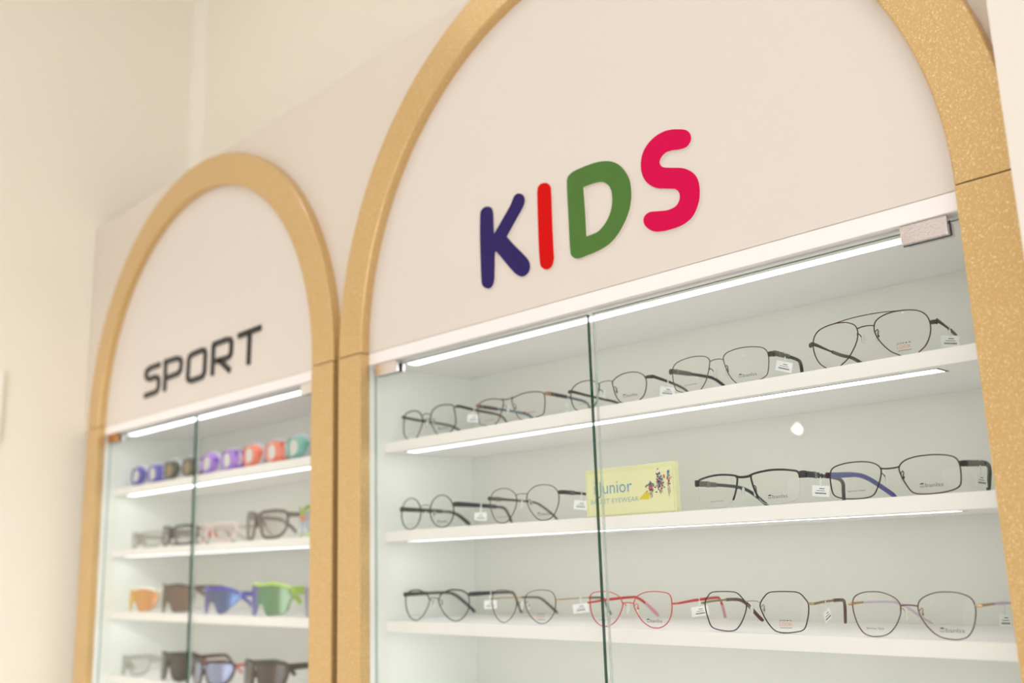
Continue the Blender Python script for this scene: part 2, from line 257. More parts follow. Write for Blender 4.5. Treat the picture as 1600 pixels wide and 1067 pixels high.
fill_panel('fill_panel_2', (XR+.05, -2.5, .08), math.pi/2, 1.4, 1.92)
struct(box('wall_right', -.2945, XR, -.04, YB, ZF, ZC, mat('pillar_paint', (240, 232, 222), .6, grain=(150, .02, .05)), bevel=.002))
struct(box('lit_corner_strip_1', XL, XL+.085, YB-.0025, YB, ZF, ZC, lit_corner_and_panel))  # strip of paler colour standing for the light in the wall corner
# facade board that carries both arches
struct(box('wall_display', -2.642, -.2945, .020, .036, H+.3575, H+.9195, mat('cream_facade_outer', (228, 217, 205), .55, grain=(900, .03, .05))))
t = box('wall_panel', XL, XL+.012, -.62, -.19, H+.325, H+.503, lit_corner_and_panel, bevel=.003)
tag(t, 'pale wall panel at the left margin, only its right edge showing', 'panel')

# ceiling downlights
for i, (x, y) in enumerate([(x, y) for y in (-.95, -2.3, -3.6) for x in (-2.0, -.9, .2, 1.4)]):
    d = empty('ceiling_downlight', (x, y, ZC)); tag(d, 'recessed ceiling downlight, %s row from the display, %s from the left, outside the photograph' % (('nearest', 'middle', 'farthest')[i//4], ('first', 'second', 'third', 'fourth')[i%4]), 'lamp', 'recessed ceiling downlights')
    pts = [(.055*math.cos(a), .055*math.sin(a), -.004) for a in [2*math.pi*k/24 for k in range(24)]]
    sweep(MB(), pts, (.005, .008), True, (0, 0, 1)).build('trim_ring', alu, d, smooth=True)
    MB().add([(p[0]*.88, p[1]*.88, -.003) for p in pts]+[(p[0]*.88, p[1]*.88, -.0005) for p in pts], [tuple(range(24)), tuple(range(47, 23, -1))]+[(k, (k+1) % 24, 24+(k+1) % 24, 24+k) for k in range(24)]).build('diffuser', lamp_m, d)
# small wall spotlight opposite the cabinet (it shows as a dot in the glass door)
d = empty('wall_spotlight', (-2.38, -3.2, H+.514)); tag(d, 'small spotlight on a thin floor stem, reflected as a dot in the glass door', 'lamp')
sweep(MB(), [(0, 0, -(H+.514)+.001), (0, 0, -.02)], (.01, .01), up=(0, 1, 0)).build('stem', alu, d)
mb = MB(); R = [(0.0, .028), (.01, .036), (.03, .04), (.06, .036), (.08, .02)]
mb.add([(r*math.cos(a), -yy+.04, .035+r*math.sin(a)) for yy, r in R for a in [2*math.pi*k/16 for k in range(16)]],
       [(j*16+k, j*16+(k+1) % 16, (j+1)*16+(k+1) % 16, (j+1)*16+k) for j in range(4) for k in range(16)]+[tuple(range(64, 80))]).build('lamp_head', alu, d, smooth=True)
MB().add([(.020*math.cos(a), .0415, .035+.020*math.sin(a)) for a in [2*math.pi*k/16 for k in range(16)]], [tuple(range(16))]).build('bulb', mat('spot_bulb', (255, 255, 255), .5, emit=(255, 246, 230), strength=160), d)

# unseen spotlight, added on the ceiling to brighten the lower left wall
sp_ = empty('fill_spotlight', (-.3, -3.1, ZC)); tag(sp_, 'black spotlight added on the ceiling to brighten the left wall, outside the photograph', 'lamp')
aim = Vector((-2.6, -.45, H-.75))-Vector((-.3, -3.1, ZC-.12)); q_ = aim.to_track_quat('-Z', 'Y')
MB().box(-.06, .06, -.03, .03, -.02, 0).build('fill_spot_mount', dark_rubber, sp_, bevel=.002)
sweep(MB(), [(0, 0, -.02), (0, 0, -.12)], (.006, .006)).build('stem', dark_rubber, sp_)
hd = MB(); n_ = 20
hd.add([tuple(q_ @ Vector((r*math.cos(a), r*math.sin(a), z_))+Vector((0, 0, -.12))) for z_, r in ((.05, .022), (.04, .034), (-.06, .038), (-.06, .034), (-.02, .030)) for a in [2*math.pi*k/n_ for k in range(n_)]],
       [(j*n_+k, j*n_+(k+1) % n_, (j+1)*n_+(k+1) % n_, (j+1)*n_+k) for j in range(4) for k in range(n_)]+[tuple(range(n_)), tuple(range(5*n_-1, 4*n_-1, -1))])
hd.build('lamp_head', dark_rubber, sp_, smooth=True)
ld = bpy.data.lights.new('fill_beam', 'SPOT'); ld.energy = SPOT; ld.color = (1, .96, .92); ld.spot_size = math.radians(46); ld.spot_blend = 1.0; ld.shadow_soft_size = .03
lo_ = bpy.data.objects.new('fill_beam', ld); C.objects.link(lo_); lo_.parent = sp_; lo_.rotation_mode = 'QUATERNION'; lo_.rotation_quaternion = q_; lo_.location = Vector((0, 0, -.12))+aim.normalized()*.064

# ------------------------------------------------------------------ display cabinets
SHELF = (.2027, .0510, -.0970, -.2445, -.392, -.54)      # shelf tops
YS, YBK = .053, .258                                      # shelf front, back panel
def cabinet(label, cx, rin, rout, xi0, xi1, gapL, gapR, clips, led):
    """cx arch centre; xi0..xi1 carcass inside; gapL/gapR inner edges of the two glass doors"""
    t = empty('display_cabinet', (cx, 0, 0)); tag(t, label, 'cabinet')
    X = lambda x: x-cx
    # arch: half ring with eased edges
    zc = H+.358; N = 96; e = .0025
    prof = [(rin, .020), (rin, e), (rin+e*.4, e*.35), (rin+e, 0), (rout-e, 0), (rout-e*.4, e*.35), (rout, e), (rout, .020)]
    V = []; F = []; m = len(prof)
    for i in range(N+1):
        a = math.pi*i/N
        for r, y in prof: V.append((r*math.cos(a), y, zc+r*math.sin(a)))
    for i in range(N):
        for k in range(m): F.append((i*m+k, i*m+(k+1) % m, (i+1)*m+(k+1) % m, (i+1)*m+k))
    F += [tuple(range(m)), tuple(N*m+k for k in range(m))[::-1]]
    mb = MB(); mb.add(V, F); mb.build('arch', gold, t, smooth=True, sharp=14)
    for s in (-1, 1):
        a, b = sorted((s*rin, s*rout)); box('post', a, b, 0, .020, .0, H+.3567, gold, t, bevel=.002)
    pts = [(cx+(rin)*math.cos(math.pi*k/64), H+.3583+(rin)*math.sin(math.pi*k/64)) for k in range(65)]
    prism(MB(), [[(X(p[0]), p[1]) for p in pts]], .0185, .0199).build('arch_panel', face_board, t)
    # carcass
    box('side_panel', X(xi0)-.018, X(xi0), .0205, YBK+.012, .08, H+.3568, side_white, t)
    box('side_panel', X(xi1), X(xi1)+.018, .0205, YBK+.012, .08, H+.3568, side_white, t)
    tp = box('top_board', X(xi0)-.0, X(xi1)+.0, .0185, YBK, H+.3365, H+.3572, white_board, t, bevel=.0012)
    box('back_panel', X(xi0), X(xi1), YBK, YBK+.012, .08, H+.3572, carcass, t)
    for k, z in enumerate(SHELF):
        sh = box('shelf', X(xi0)+.0003, X(xi1)-.0003, YS, YBK, H+z-.0178, H+z, white_board, t, bevel=.0012)
        if k < 5:
            ls = box('light_profile', X(led[0])-.004, X(led[1])+.004, .0685, .097, H+z-.0181, H+z-.0178, strip_frame, t)
            box('light_strip', X(led[0]), X(led[1]), .0715, .0945, H+z-.0183, H+z-.0181, led_m, ls)
    ls = box('light_profile', X(led[0])+.018, X(led[1])+.004, .056, .080, H+.3345, H+.3365, carcass, t)
    box('light_strip', X(led[0])+.022, X(led[1]), .0575, .0780, H+.3341, H+.3345, led_m, ls)
    box('base_board', X(xi0), X(xi1), .0205, YBK, H-.70, H-.68, white_board, t)
    mb = MB(); mb.box(X(xi0), X(xi0/2+xi1/2)-.0015, .0205, .038, .09, H-.703); mb.build('base_door', white_board, t, bevel=.002)
    mb = MB(); mb.box(X(xi0/2+xi1/2)+.0015, X(xi1), .0205, .038, .09, H-.703); mb.build('base_door', white_board, t, bevel=.002)
    box('plinth', X(xi0), X(xi1), .05, YBK, 0, .08, white_board, t)
    # glass doors with clips
    for i, (x0, x1) in enumerate(((xi0+.0015, gapL), (gapR, xi1-.0015))):
        mb = MB(); x0 = X(x0); x1 = X(x1); z0 = H-.675; z1 = H+.331; y0, y1 = .0300, .0360
        v = [(x, y, z) for x in (x0, x1) for y in (y0, y1) for z in (z0, z1)]
        mb.add(v, [(0, 4, 5, 1), (2, 3, 7, 6), (4, 6, 7, 5), (0, 2, 6, 4), (1, 5, 7, 3), (0, 1, 3, 2)]); mb.m = [0, 0, 1, 1, 1, 2]   # faces clear, edges green
        dr = mb.build('glass_door', [door_glass, edge_glass, edge_pale], t)
        c0, c1, cm = clips[i]; c0 = X(c0); c1 = X(c1)
        for zt in (H+.3362, H-.655):
            cl = box('hinge_clip', c0, c1, .0218, .0294, zt-.0212, zt, cm, dr, bevel=.0012)
            cl2 = box('clip_back', c0+.001, c1-.001, .0364, .0430, zt-.020, zt-.0052, chrome, dr, bevel=.001)
            xx = c1+.0003 if i == 0 else c0-.0033
            cl3 = box('gasket', c0-.0006, c1+.0006, .0294, .0300, zt-.0218, zt-.0046, dark_rubber, dr)
    return t
kids = cabinet('taller white cabinet with gold arch reading KIDS, shelves of wire eyeglasses behind glass doors', -.875, .513, .5803, -1.390, -.366, -.8910, -.8815,
        ((-1.3755, -1.3165, chrome), (-.4328, -.3820, chrome)), (-1.352, -.432))
sport = cabinet('white cabinet at left with gold arch reading SPORT, shelves of goggles and sunglasses', -2.025, .483, .5530, -2.510, -1.542, -2.0490, -2.0390,
        ((-2.500, -2.446, brass), (-1.612, -1.562, mat('pale_clip', (230, 222, 214), .3))), (-2.485, -1.640))

# ------------------------------------------------------------------ sign letters
KCOL = dict(K=((50, 38, 100), 'dark blue'), I=((214, 6, 6), 'red'), D=((84, 124, 60), 'green'), S=((216, 4, 78), 'magenta pink'))
side_m = mat('letter_side', (240, 230, 216), .3)
for ch in 'KIDS':
    out = catmull(KIDS_OUT[ch], 4); loops = [out]
    if ch == 'D': loops.append(catmull(KIDS_OUT['Dh'], 4))
    xs = [p[0] for p in out]; zs = [p[1] for p in out]; cx = (min(xs)+max(xs))/2; zb = min(zs)
    t = empty('sign_letter', (cx, .0184, H+zb)); tag(t, 'rounded %s letter %s of the KIDS sign' % (KCOL[ch][1], ch), 'sign letter')
    L = [[(p[0]-cx, p[1]-zb) for p in l] for l in loops]
    prism(MB(), L, -.0034, 0.0).build('letter_body', side_m, t)
    prism(MB(), L, -.0040, -.00345).build('letter_face', mat('letter_'+ch, KCOL[ch][0], .6, spec=.12), t)
blk = mat('letter_black', (26, 27, 31), .4)
W2 = .0058
for ch in 'SPORT':
    st = SPORT_STROKES[ch]; allp = [p for l in st for p in l]; cx = sum(p[0] for p in allp)/len(allp); zb = min(p[1] for p in allp)-W2
    t = empty('sign_letter', (cx, .0184, H+zb)); tag(t, 'black square-cut letter %s of the SPORT sign' % ch, 'sign letter')
    mb = MB()
    for l in st:
        P = [Vector((p[0]-cx, p[1]-zb)) for p in l]; closed = (l[0] == l[-1]); Q = []
        n = len(P); Lf = []; Rt = []
        PP = P[:-1] if closed else P; n = len(PP)
        for i in range(n):
            a = PP[i-1] if (i or closed) else PP[i]; b = PP[(i+1) % n] if (i < n-1 or closed) else PP[i]
            d1 = (PP[i]-a).normalized() if (PP[i]-a).length else (b-PP[i]).normalized(); d2 = (b-PP[i]).normalized() if (b-PP[i]).length else d1
            tg = (d1+d2).normalized(); nr = Vector((-tg.y, tg.x)); k = W2/max(.55, nr.dot(Vector((-d1.y, d1.x))))
            Lf.append(PP[i]+nr*k); Rt.append(PP[i]-nr*k)
        V = []
        for a, b in zip(Lf, Rt): V += [(a.x, -.004, a.y), (b.x, -.004, b.y), (b.x, 0, b.y), (a.x, 0, a.y)]
        m = n if closed else n-1; F = []
        for i in range(m):
            j = (i+1) % n
            for k in range(4): F.append((i*4+k, i*4+(k+1) % 4, j*4+(k+1) % 4, j*4+k))
        if not closed: F += [(0, 1, 2, 3), ((n-1)*4+3, (n-1)*4+2, (n-1)*4+1, (n-1)*4)]
        mb.add(V, F)
    mb.build('letter_body', blk, t)

# ------------------------------------------------------------------ eyeglasses
def bump_c(c, u, extra=0.): return c*u*u-extra
def glasses(key, label, S, group='wire eyeglasses in the KIDS cabinet'):
    f = FIT[key]; c = f['c']; U = f['u']/1000; zs = SHELF['ABC'.index(key[0])]
    t = empty('eyeglasses', (f['x'], f['y'], H+zs), math.radians(f['yaw'])); tag(t, label, 'eyeglasses', group)
    r, rd = (v*1.32 for v in S['rim_r']); rim = S['rim']
    o = catmull([(a/1000, b/1000) for a, b in f['o']], 3); lo = min(p[1] for p in o); top = max(p[1] for p in o)
    k = (top-(r+.0002))/(top-lo) if lo < r+.0002 or key[0] == 'B' else 1.0
    o = [(p[0], top-(top-p[1])*k) for p in o]
    if key[0] == 'A':                     # the foot of the rim goes down to the shelf behind its front edge
        lo = min(p[1] for p in o); o = [(u, w if w > .006 else .006-(.006-w)*(.006-r-.0003)/(.006-lo)) for u, w in o]
    cu = sum(p[0] for p in o)/len(o); cw = sum(p[1] for p in o)/len(o)
    for s in (-1, 1):
        O = [(s*u, c*u*u, w) for u, w in o]
        ln = []
        # lens: thin curved disc
        mb = MB(); n = len(o); V = []; F = []
        for face in (0, 1):
            for q in (1.0, .84, .64, .4):
                for u, w in o:
                    uu = cu+(u-cu)*q*(.985 if q == 1 else 1); ww = cw+(w-cw)*q*(.985 if q == 1 else 1)
                    V.append((s*uu, c*uu*uu-.0024*(1-q*q)+face*.0012, ww))
            V.append((s*cu, c*cu*cu-.0024+face*.0012, cw))
            b0 = face*(4*n+1)
            for j in range(3):
                F += [(b0+j*n+i, b0+j*n+(i+1) % n, b0+(j+1)*n+(i+1) % n, b0+(j+1)*n+i) for i in range(n)]
            F += [(b0+3*n+i, b0+3*n+(i+1) % n, b0+4*n) for i in range(n)]
        F += [(i, (i+1) % n, 4*n+1+(i+1) % n, 4*n+1+i) for i in range(n)]
        lens = mb.add(V, F).build('lens', lens_clear, t, smooth=True)
        fn = lambda a, b: (a, c*a*a-.0027, b+(.0026 if key[0] == 'A' else 0))
        txt = S['left'] if s < 0 else S['right']
        if txt == 'steel':
            mb = MB(); word(mb, 'Stainless Steel', -.0515, -.0305, .0088, .0019, fn); mb.build('lens_print', ink, lens)
        elif txt == 'brand':
            mb = MB(); word(mb, 'b\u0061nlss', .0375, .0560, .0080, .0042, fn)
            word(mb, 'n\u00f6', .0315, .0362, .0078, .0026, fn)
            cap = [(.0312+.0055*(i/10), .0112+.0016*math.sin(math.pi*i/10)) for i in range(11)]
            mb.add([fn(*p) for p in cap], [tuple(range(11))]); mb.build('lens_print', ink_black, lens)
        elif txt == 'brand_red':
            mb = MB(); word(mb, 'b\u0061nlss', .0375, .0560, .0100, .0036, fn); mb.build('lens_print', mat('red_ink', (190, 90, 80), .6), lens)
            mb = MB(); cap = [(.0330+.0045*(i/10), .0122+.0014*math.sin(math.pi*i/10)) for i in range(11)]; mb.add([fn(*p) for p in cap], [tuple(range(11))]); mb.build('lens_print', ink_black, lens)
        elif txt == 'junior':
            mb = MB(); word(mb, 'JUNI', .0345, .0425, .0140, .0020, fn); word(mb, 'R', .0478, .0502, .0140, .0020, fn)
            mb.add([fn(.045, .0158), fn(.0462, .0150), fn(.045, .0142), fn(.0438, .0150)], [(0, 1, 2, 3)]); mb.build('lens_print', ink, lens)
            mb = MB(); word(mb, 'LOOK', .0345, .0502, .0090, .0038, fn); mb.build('lens_print', ink_orange, lens)
            mb = MB()
            for q in range(7): a = .0355+q*.0021; mb.add([fn(a, .0062), fn(a+.0015, .0062), fn(a+.0015, .0071), fn(a, .0071)], [(0, 1, 2, 3)])
            mb.build('lens_print', ink_soft, lens)
        # rim
        if S.get('half'):
            i0, i1 = S['half']; n = len(o)
            seq = [O[i % n] for i in range(i0, i1)]
            m = len(seq); sz = [((r*.75, rd)) if i < m*.28 else (r*(1.0+1.6*max(0, (i-m*.6)/(m*.4))), rd) for i in range(m)]
            sweep(MB(), seq, sz, False, (0, 1, 0)).build('rim', rim, t, smooth=True)
            sweep(MB(), O, (.0004, .0004), True, (0, 1, 0), seg=6).build('lens_edge', mat('clear_lens_edge', (205, 208, 202), .2, alpha=.55), lens, smooth=True)
        else:
            if 'rim_hi' in S:                       # upper part of the rim thicker than the lower
                sz = [((rd, r+(S['rim_hi']-r)*max(0, min(1, (p[2]-cw)/(top-cw)*1.2)))) for p in O]
            else: sz = (rd, r)
            sweep(MB(), O, sz, True, (0, 1, 0)).build('rim', rim, t, smooth=True)
        # nose pad on its arm
        wp = S.get('pad', 22)/1000+(.0028 if key[0] == 'A' else 0); ui = min(p[0] for p in o)
        am = MB(); sweep(am, [(s*(ui+.0012), c*ui*ui+.0004, wp+.003), (s*(ui+.0022), .0035, wp+.0055), (s*(ui+.0015), .0075, wp+.004), (s*(ui-.0002), .0088, wp+.0002)], (.0006, .0006), up=(1, 0, 0), seg=6)
        arm = am.build('pad_arm', S.get('pad_mat', rim), t, smooth=True)
        mb = MB(); V = []; F = []
        for j in range(5):
            a = -math.pi/2+math.pi*(j+1)/6; rr = math.cos(a)
            for i in range(10):
                b = 2*math.pi*i/10; V.append((s*(ui-.0012+.0011*math.sin(a)), .0092+.0036*rr*math.cos(b)+.0012*rr*math.sin(b), wp-.0012+.0068*rr*math.sin(b)))
        for j in range(4): F += [(j*10+i, j*10+(i+1) % 10, (j+1)*10+(i+1) % 10, (j+1)*10+i) for i in range(10)]
        F += [tuple(range(10)), tuple(range(49, 39, -1))]
        mb.add(V, F).build('nose_pad', pad_clear, t, smooth=True)
        mb = MB(); sweep(mb, [(s*(ui+.0004), .0088, wp-.0012), (s*(ui-.0006), .0090, wp-.0012)], (.0017, .0017), up=(0, 1, 0)); mb.build('pad_screw', S.get('pad_mat', rim), arm)
        # end piece and temple
        T = [(d, v, w_+(2.9 if key[0] == 'A' else 0)) for d, v, w_ in S['temple']]; v0 = c*U*U; w0 = T[0][2]/1000; hk = 1.2 if S['h'][0] > 3 else 1.1; h0 = S['h'][0]/1000*hk; th = S.get('th', .0007)*1.25
        UT = U+.0056
        eh = S.get('eh', S['h'][0])/1800
        sweep(MB(), [(s*(U-.0006), v0-.0002, w0), (s*(U+.0022), v0+.0002, w0), (s*UT, v0+.0016, w0), (s*UT, v0+.0050, w0)], [(eh*.8, .0008), (eh, .0009), (eh, .0009), (eh, .0009)], up=(0, 0, 1), square=True).build('end_piece', S.get('end_mat', rim), t)
        pts = [(UT, v0+.0050, w0)]+[(UT-d/1000, v/1000, w/1000) for d, v, w in T[1:]]
        pts = [p for i, p in enumerate(pts) if i == 0 or p[1] > pts[0][1]+.001]
        P = catmull(pts, 4, False); P = [(s*p[0], p[1], max(p[2], .0022)) for p in P]
        vt = S['tip_v']/1000; a = [p for p in P if p[1] <= vt]; b = [p for p in P if p[1] >= a[-1][1]]
        hs = tuple(v*hk for v in S['h']); hh = lambda v, tip: ((hs[1] if not tip else hs[2])/2000)
        sz = [((h0/2+(hs[1]/2000-h0/2)*min(1, (p[1]-v0)/.05)), th) for p in a]
        tm = S['tmat'][0 if s < 0 else 1] if isinstance(S['tmat'], tuple) else S['tmat']
        tem = sweep(MB(), a, sz, up=(0, 0, 1), square=True).build('temple', tm, t)
        if len(b) > 1:
            m = len(b); sz = [(hs[2]/2000*(1 if i < m-1 else .6)*(S.get('flare', 1)**(i/max(1, m-1))), th*1.6) for i in range(m)]
            tp = S['tip'][0 if s < 0 else 1] if isinstance(S['tip'], tuple) else S['tip']
            sweep(MB(), b, sz, up=(0, 0, 1), square=True).build('temple_tip', tp, tem)
        for (va, vb, bm_) in S.get('bands', []):
            def at(v):
                v /= 1000
                for p, q in zip(P, P[1:]):
                    if p[1] <= v <= q[1]: g = (v-p[1])/(q[1]-p[1]); return tuple(x+(y-x)*g for x, y in zip(p, q))
                return P[0]
            sweep(MB(), [at(va), at(vb)], (h0/2+.0001, th+.00012), up=(0, 0, 1), square=True).build('band', bm_, tem)
    for pts, rr in S['bridge']:
        pp = catmull([(u/1000, (w+(2.9 if key[0] == 'A' else 0))/1000) for u, w in pts], 4, False)
        sweep(MB(), [(u, c*u*u-.0006, w) for u, w in pp], rr, up=(0, 1, 0)).build('bridge', S.get('bmat', rim), t, smooth=True)
    # price tag on the right temple
    if S.get('tag'):
        v, drop, yaw, roll, lab = S['tag']; v /= 1000; drop += 0 if key[0] == 'A' else 1.5
        pts = [(UT-d/1000, q/1000, w/1000) for d, q, w in T]
        for p, q in zip(pts, pts[1:]):
            if p[1] <= v <= q[1]: g = (v-p[1])/(q[1]-p[1]); pos = [x+(y-x)*g for x, y in zip(p, q)]
        a = math.radians(f['yaw']); wx = f['x']+pos[0]*math.cos(a)-pos[1]*math.sin(a); wy = f['y']+pos[0]*math.sin(a)+pos[1]*math.cos(a)
        g = empty('price_tag', (wx, wy, H+zs+pos[2]), math.radians(yaw)); tag(g, lab, 'price tag', 'price tags hanging from the eyeglasses')
        hh = S['h'][0]/1650+.0006
        mb = MB(); sweep(mb, [(.0017, -.0012, hh), (.0017, -.0012, -hh-drop/1000), (-.0017, -.0012, -hh-drop/1000), (-.0017, -.0012, hh)][:2], (.0012, .0002), up=(1, 0, 0))
        ss = math.radians(f['yaw']-yaw)
        lp = [(0, 1, 1), (0, -1, 1), (0, -1, -1), (0, 1, -1)]
        L = [((x_*.0011)*math.cos(ss), (x_*.0011)*math.sin(ss), z_*hh) for _, x_, z_ in lp]
        mb = MB(); sweep(mb, L, (.0015, .0003), True, up=(-math.sin(ss), math.cos(ss), 0), seg=6)
        sweep(mb, [(0, -.0014, -hh*.6), (0, -.0010, -hh-drop/1000-.001)], (.0003, .0014), up=(0, 1, 0), seg=6, square=False)
        mb.build('loop', tag_loop, g)
        W_, Hc = (v*q for q, v in zip((1.25, 1.05),  S.get('tsize', (.0165, .0125)))); zt = -hh-drop/1000; cr, sr = math.cos(math.radians(roll)), math.sin(math.radians(roll))
        fx = lambda x_, z_, y_=0: (x_*cr-z_*sr, y_, zt+x_*sr+z_*cr)
        mb = MB(); V = [fx(x_, z_, y_) for x_ in (-W_/2, W_/2) for y_ in (-.0012, -.0008) for z_ in (-Hc, 0)]
        mb.add(V, [(0, 1, 3, 2), (4, 6, 7, 5), (0, 4, 5, 1), (2, 3, 7, 6), (0, 2, 6, 4), (1, 5, 7, 3)]); card = mb.build('card', tag_white, g, bevel=.00015)
        mb = MB(); rnd = random.Random(key)
        for zz, hx, x0_, x1_ in ((-.0042, .0012, -.0018, .0035), (-.0066, .0008, -.0052, .0045), (-.0100, .0017, -.0068, .0062)):
            x_ = x0_
            while x_ < x1_:
                w_ = rnd.uniform(.0007, .0012); mb.add([fx(x_, zz, -.00125), fx(x_+w_, zz, -.00125), fx(x_+w_, zz+hx, -.00125), fx(x_, zz+hx, -.00125)], [(0, 1, 2, 3)]); x_ += w_+.00028
        mb.build('card_print', ink, card)
    return t
def mm(name, rgb, rough=.4, metal=.4): return mat(name, tuple(v*.86 for v in rgb), rough, metal)
br_dark = mm('dark_bronze', (66, 58, 50)); bronze = mm('bronze', (124, 104, 84)); gun = mm('gunmetal', (74, 72, 68)); pew = mm('pewter', (112, 102, 84)); cop = mm('dark_copper', (78, 48, 42))
blackm = mat('satin_black', (24, 24, 28), .35); olive = mm('olive_black', (62, 60, 50)); olive2 = mm('pale_olive', (92, 90, 72)); burg = mm('black_burgundy', (50, 26, 30)); navy = mat('navy_lacquer', (26, 26, 48), .3)
grn = mm('moss_green', (72, 76, 58)); redm = mat('red_lacquer', (205, 46, 50), .3, .25); redt = mat('red_acetate', (196, 34, 40), .25); pinkt = mat('pink_tip', (214, 148, 168), .3); rose = mm('rose_burgundy', (112, 66, 66)); goldw = mm('rose_gold', (226, 184, 136), .25, .8)
goldo = mm('pale_gold', (176, 160, 124), .3, .8); brown_t = mat('brown_acetate', (86, 52, 52), .25); tort = mat('tortoise_acetate', (112, 104, 62), .3, grain=(260, .7, .0)); lil = mat('lilac_acetate', (206, 190, 208), .3); teal = mat('teal_acetate', (70, 102, 112), .3)
dkbr = mat('dark_brown_acetate', (46, 38, 36), .3); greyt = mat('grey_acetate', (88, 86, 78), .3); blu = mat('blue_violet_acetate', (92, 96, 152), .3); silver = mm('silver_band', (196, 196, 190), .25, .9); dgreen = mat('dark_green_acetate', (42, 52, 46), .3); tan = mm('tan_metal', (186, 150, 116), .35, .5)
wine = mat('wine_acetate', (120, 44, 52), .3)
R_ = lambda a, b: (a/1000, b/1000)
LT = 'white price tag on the '
glasses('A1', 'dark bronze squarish eyeglasses with double bridge, far left on the top KIDS shelf', dict(rim=br_dark, rim_r=R_(.65, .9), rim_hi=.0011, left='steel', right='brand', pad=25,
    temple=[(0, 0, 43), (1, 50, 39.5), (3, 95, 37), (8, 118, 33), (14, 132, 24), (18, 140, 12)], h=(4.2, 3.6, 3.2), tip_v=90, tmat=br_dark, tip=dkbr,
    bridge=[([(-9.8, 37), (-4, 39.3), (3, 39.3), (9.8, 37)], R_(.7, .8)), ([(-8.6, 29), (-4, 30.2), (4, 30.2), (8.6, 29)], R_(.6, .6))], tag=(42, 5, 38, -4, LT+'dark bronze squarish eyeglasses far left on the top shelf')))
glasses('A2', 'wide bronze rectangular eyeglasses with tan corners and teal tips, second on the top shelf', dict(rim=bronze, rim_r=R_(.55, .9), rim_hi=.0010, left='steel', right='brand_red', pad=24,
    temple=[(0, 0, 37), (1, 35, 36.6), (3, 75, 35.5), (6, 105, 34), (12, 122, 30), (17, 135, 20)], h=(5.2, 4.6, 3.4), tip_v=62, tmat=dkbr, tip=teal, end_mat=tan, bands=[(8, 15, tan), (20, 22, silver)],
    bridge=[([(-12, 39.3), (-5, 37.4), (5, 37.4), (12, 39.3)], R_(.8, 1.1))], tag=(56, 6, -38, -8, LT+'wide bronze rectangular eyeglasses with tan corners')))
glasses('A3', 'gunmetal panto-shaped eyeglasses behind the glass door gap on the top shelf', dict(rim=gun, rim_r=R_(.55, .8), left='steel', right='brand', pad=21,
    temple=[(0, 0, 31.5), (.5, 12, 32.6), (2, 45, 29.5), (5, 75, 26.5), (10, 100, 23), (16, 125, 14)], h=(4.2, 3.0, 3.0), tip_v=55, tmat=br_dark, tip=dkbr,
    bridge=[([(-11.8, 34.5), (-5, 35.8), (5, 35.8), (11.8, 34.5)], R_(.55, .6))], tag=(46, 5, 42, -8, LT+'gunmetal eyeglasses behind the door gap, top shelf')))
glasses('A4', 'pewter wire squarish eyeglasses with thick dark brown temples, fourth on the top shelf', dict(rim=pew, rim_r=R_(.5, .7), left='steel', right='brand', pad=22, th=.0011, end_mat=dkbr, pad_mat=gun,
    temple=[(0, 0, 32.4), (.5, 13, 33.8), (2, 45, 34.6), (5, 80, 34.5), (11, 100, 32), (19, 118, 20)], h=(6.2, 5.0, 3.4), tip_v=62, tmat=greyt, tip=blackm, bands=[(22, 24.5, goldo)],
    bridge=[([(-9.8, 35), (-4, 36.6), (4, 36.6), (9.8, 35)], R_(.8, .6))], tag=(38, 4, 45, -14, LT+'pewter squarish eyeglasses, fourth on the top shelf')))
glasses('A5', 'copper-brown aviator eyeglasses with a second brow bar, at the right end of the top shelf', dict(rim=cop, rim_r=R_(.5, .7), left=None, right='junior', pad=31, th=.0007, end_mat=br_dark,
    temple=[(0, 0, 33.6), (1, 17, 36.2), (3, 50, 32), (6, 76, 28.5), (12, 92, 26), (20, 108, 17)], h=(4.4, 1.5, 3.6), tip_v=64, tmat=br_dark, tip=greyt,
    bridge=[([(-10, 40.6), (-4, 41.8), (4, 41.8), (10, 40.6)], R_(.6, .7)), ([(-41, 52.3), (-20, 54.2), (0, 54.7), (20, 54.2), (41, 52.3)], R_(.5, .55))], tag=(50, 5, 42, -4, LT+'copper-brown aviator eyeglasses')))
glasses('B1', 'round dark olive wire eyeglasses with wide black temples, far left on the middle KIDS shelf', dict(rim=olive, rim_r=R_(.6, .9), left='steel', right='brand', pad=24, th=.0009, end_mat=blackm, pad_mat=blackm,
    temple=[(0, 0, 36), (1, 50, 34.8), (3, 95, 33), (6, 115, 31.5), (12, 130, 24), (20, 146, 9)], h=(7.0, 5.6, 3.4), tip_v=96, tmat=(dkbr, navy), tip=blackm, flare=1.7,
    bridge=[([(-11.8, 36.4), (-6, 38.6), (6, 38.6), (11.8, 36.4)], R_(.55, .55)), ([(-11.4, 28.6), (-5, 30.2), (5, 30.2), (11.4, 28.6)], R_(.7, .7))], tag=(58, 5, 38, -3, LT+'round eyeglasses far left on the middle shelf')))
glasses('B2', 'dark olive panto eyeglasses left of the yellow iJunior sign on the middle shelf', dict(rim=olive2, rim_r=R_(.55, .8), rim_hi=.0007, left='steel', right='brand', pad=28, th=.0009, end_mat=olive,
    temple=[(0, 0, 39.8), (1, 60, 38.5), (4, 105, 36), (8, 118, 32), (14, 138, 19), (18, 150, 8)], h=(5.4, 3.2, 2.6), tip_v=80, tmat=(olive2, blackm), tip=olive, bands=[(22, 34, greyt)],
    bridge=[([(-10.8, 41.2), (-4, 42.1), (4, 42.1), (10.8, 41.2)], R_(.75, .6))], tag=(50, 5, 40, -7, LT+'dark olive panto eyeglasses beside the yellow sign')))
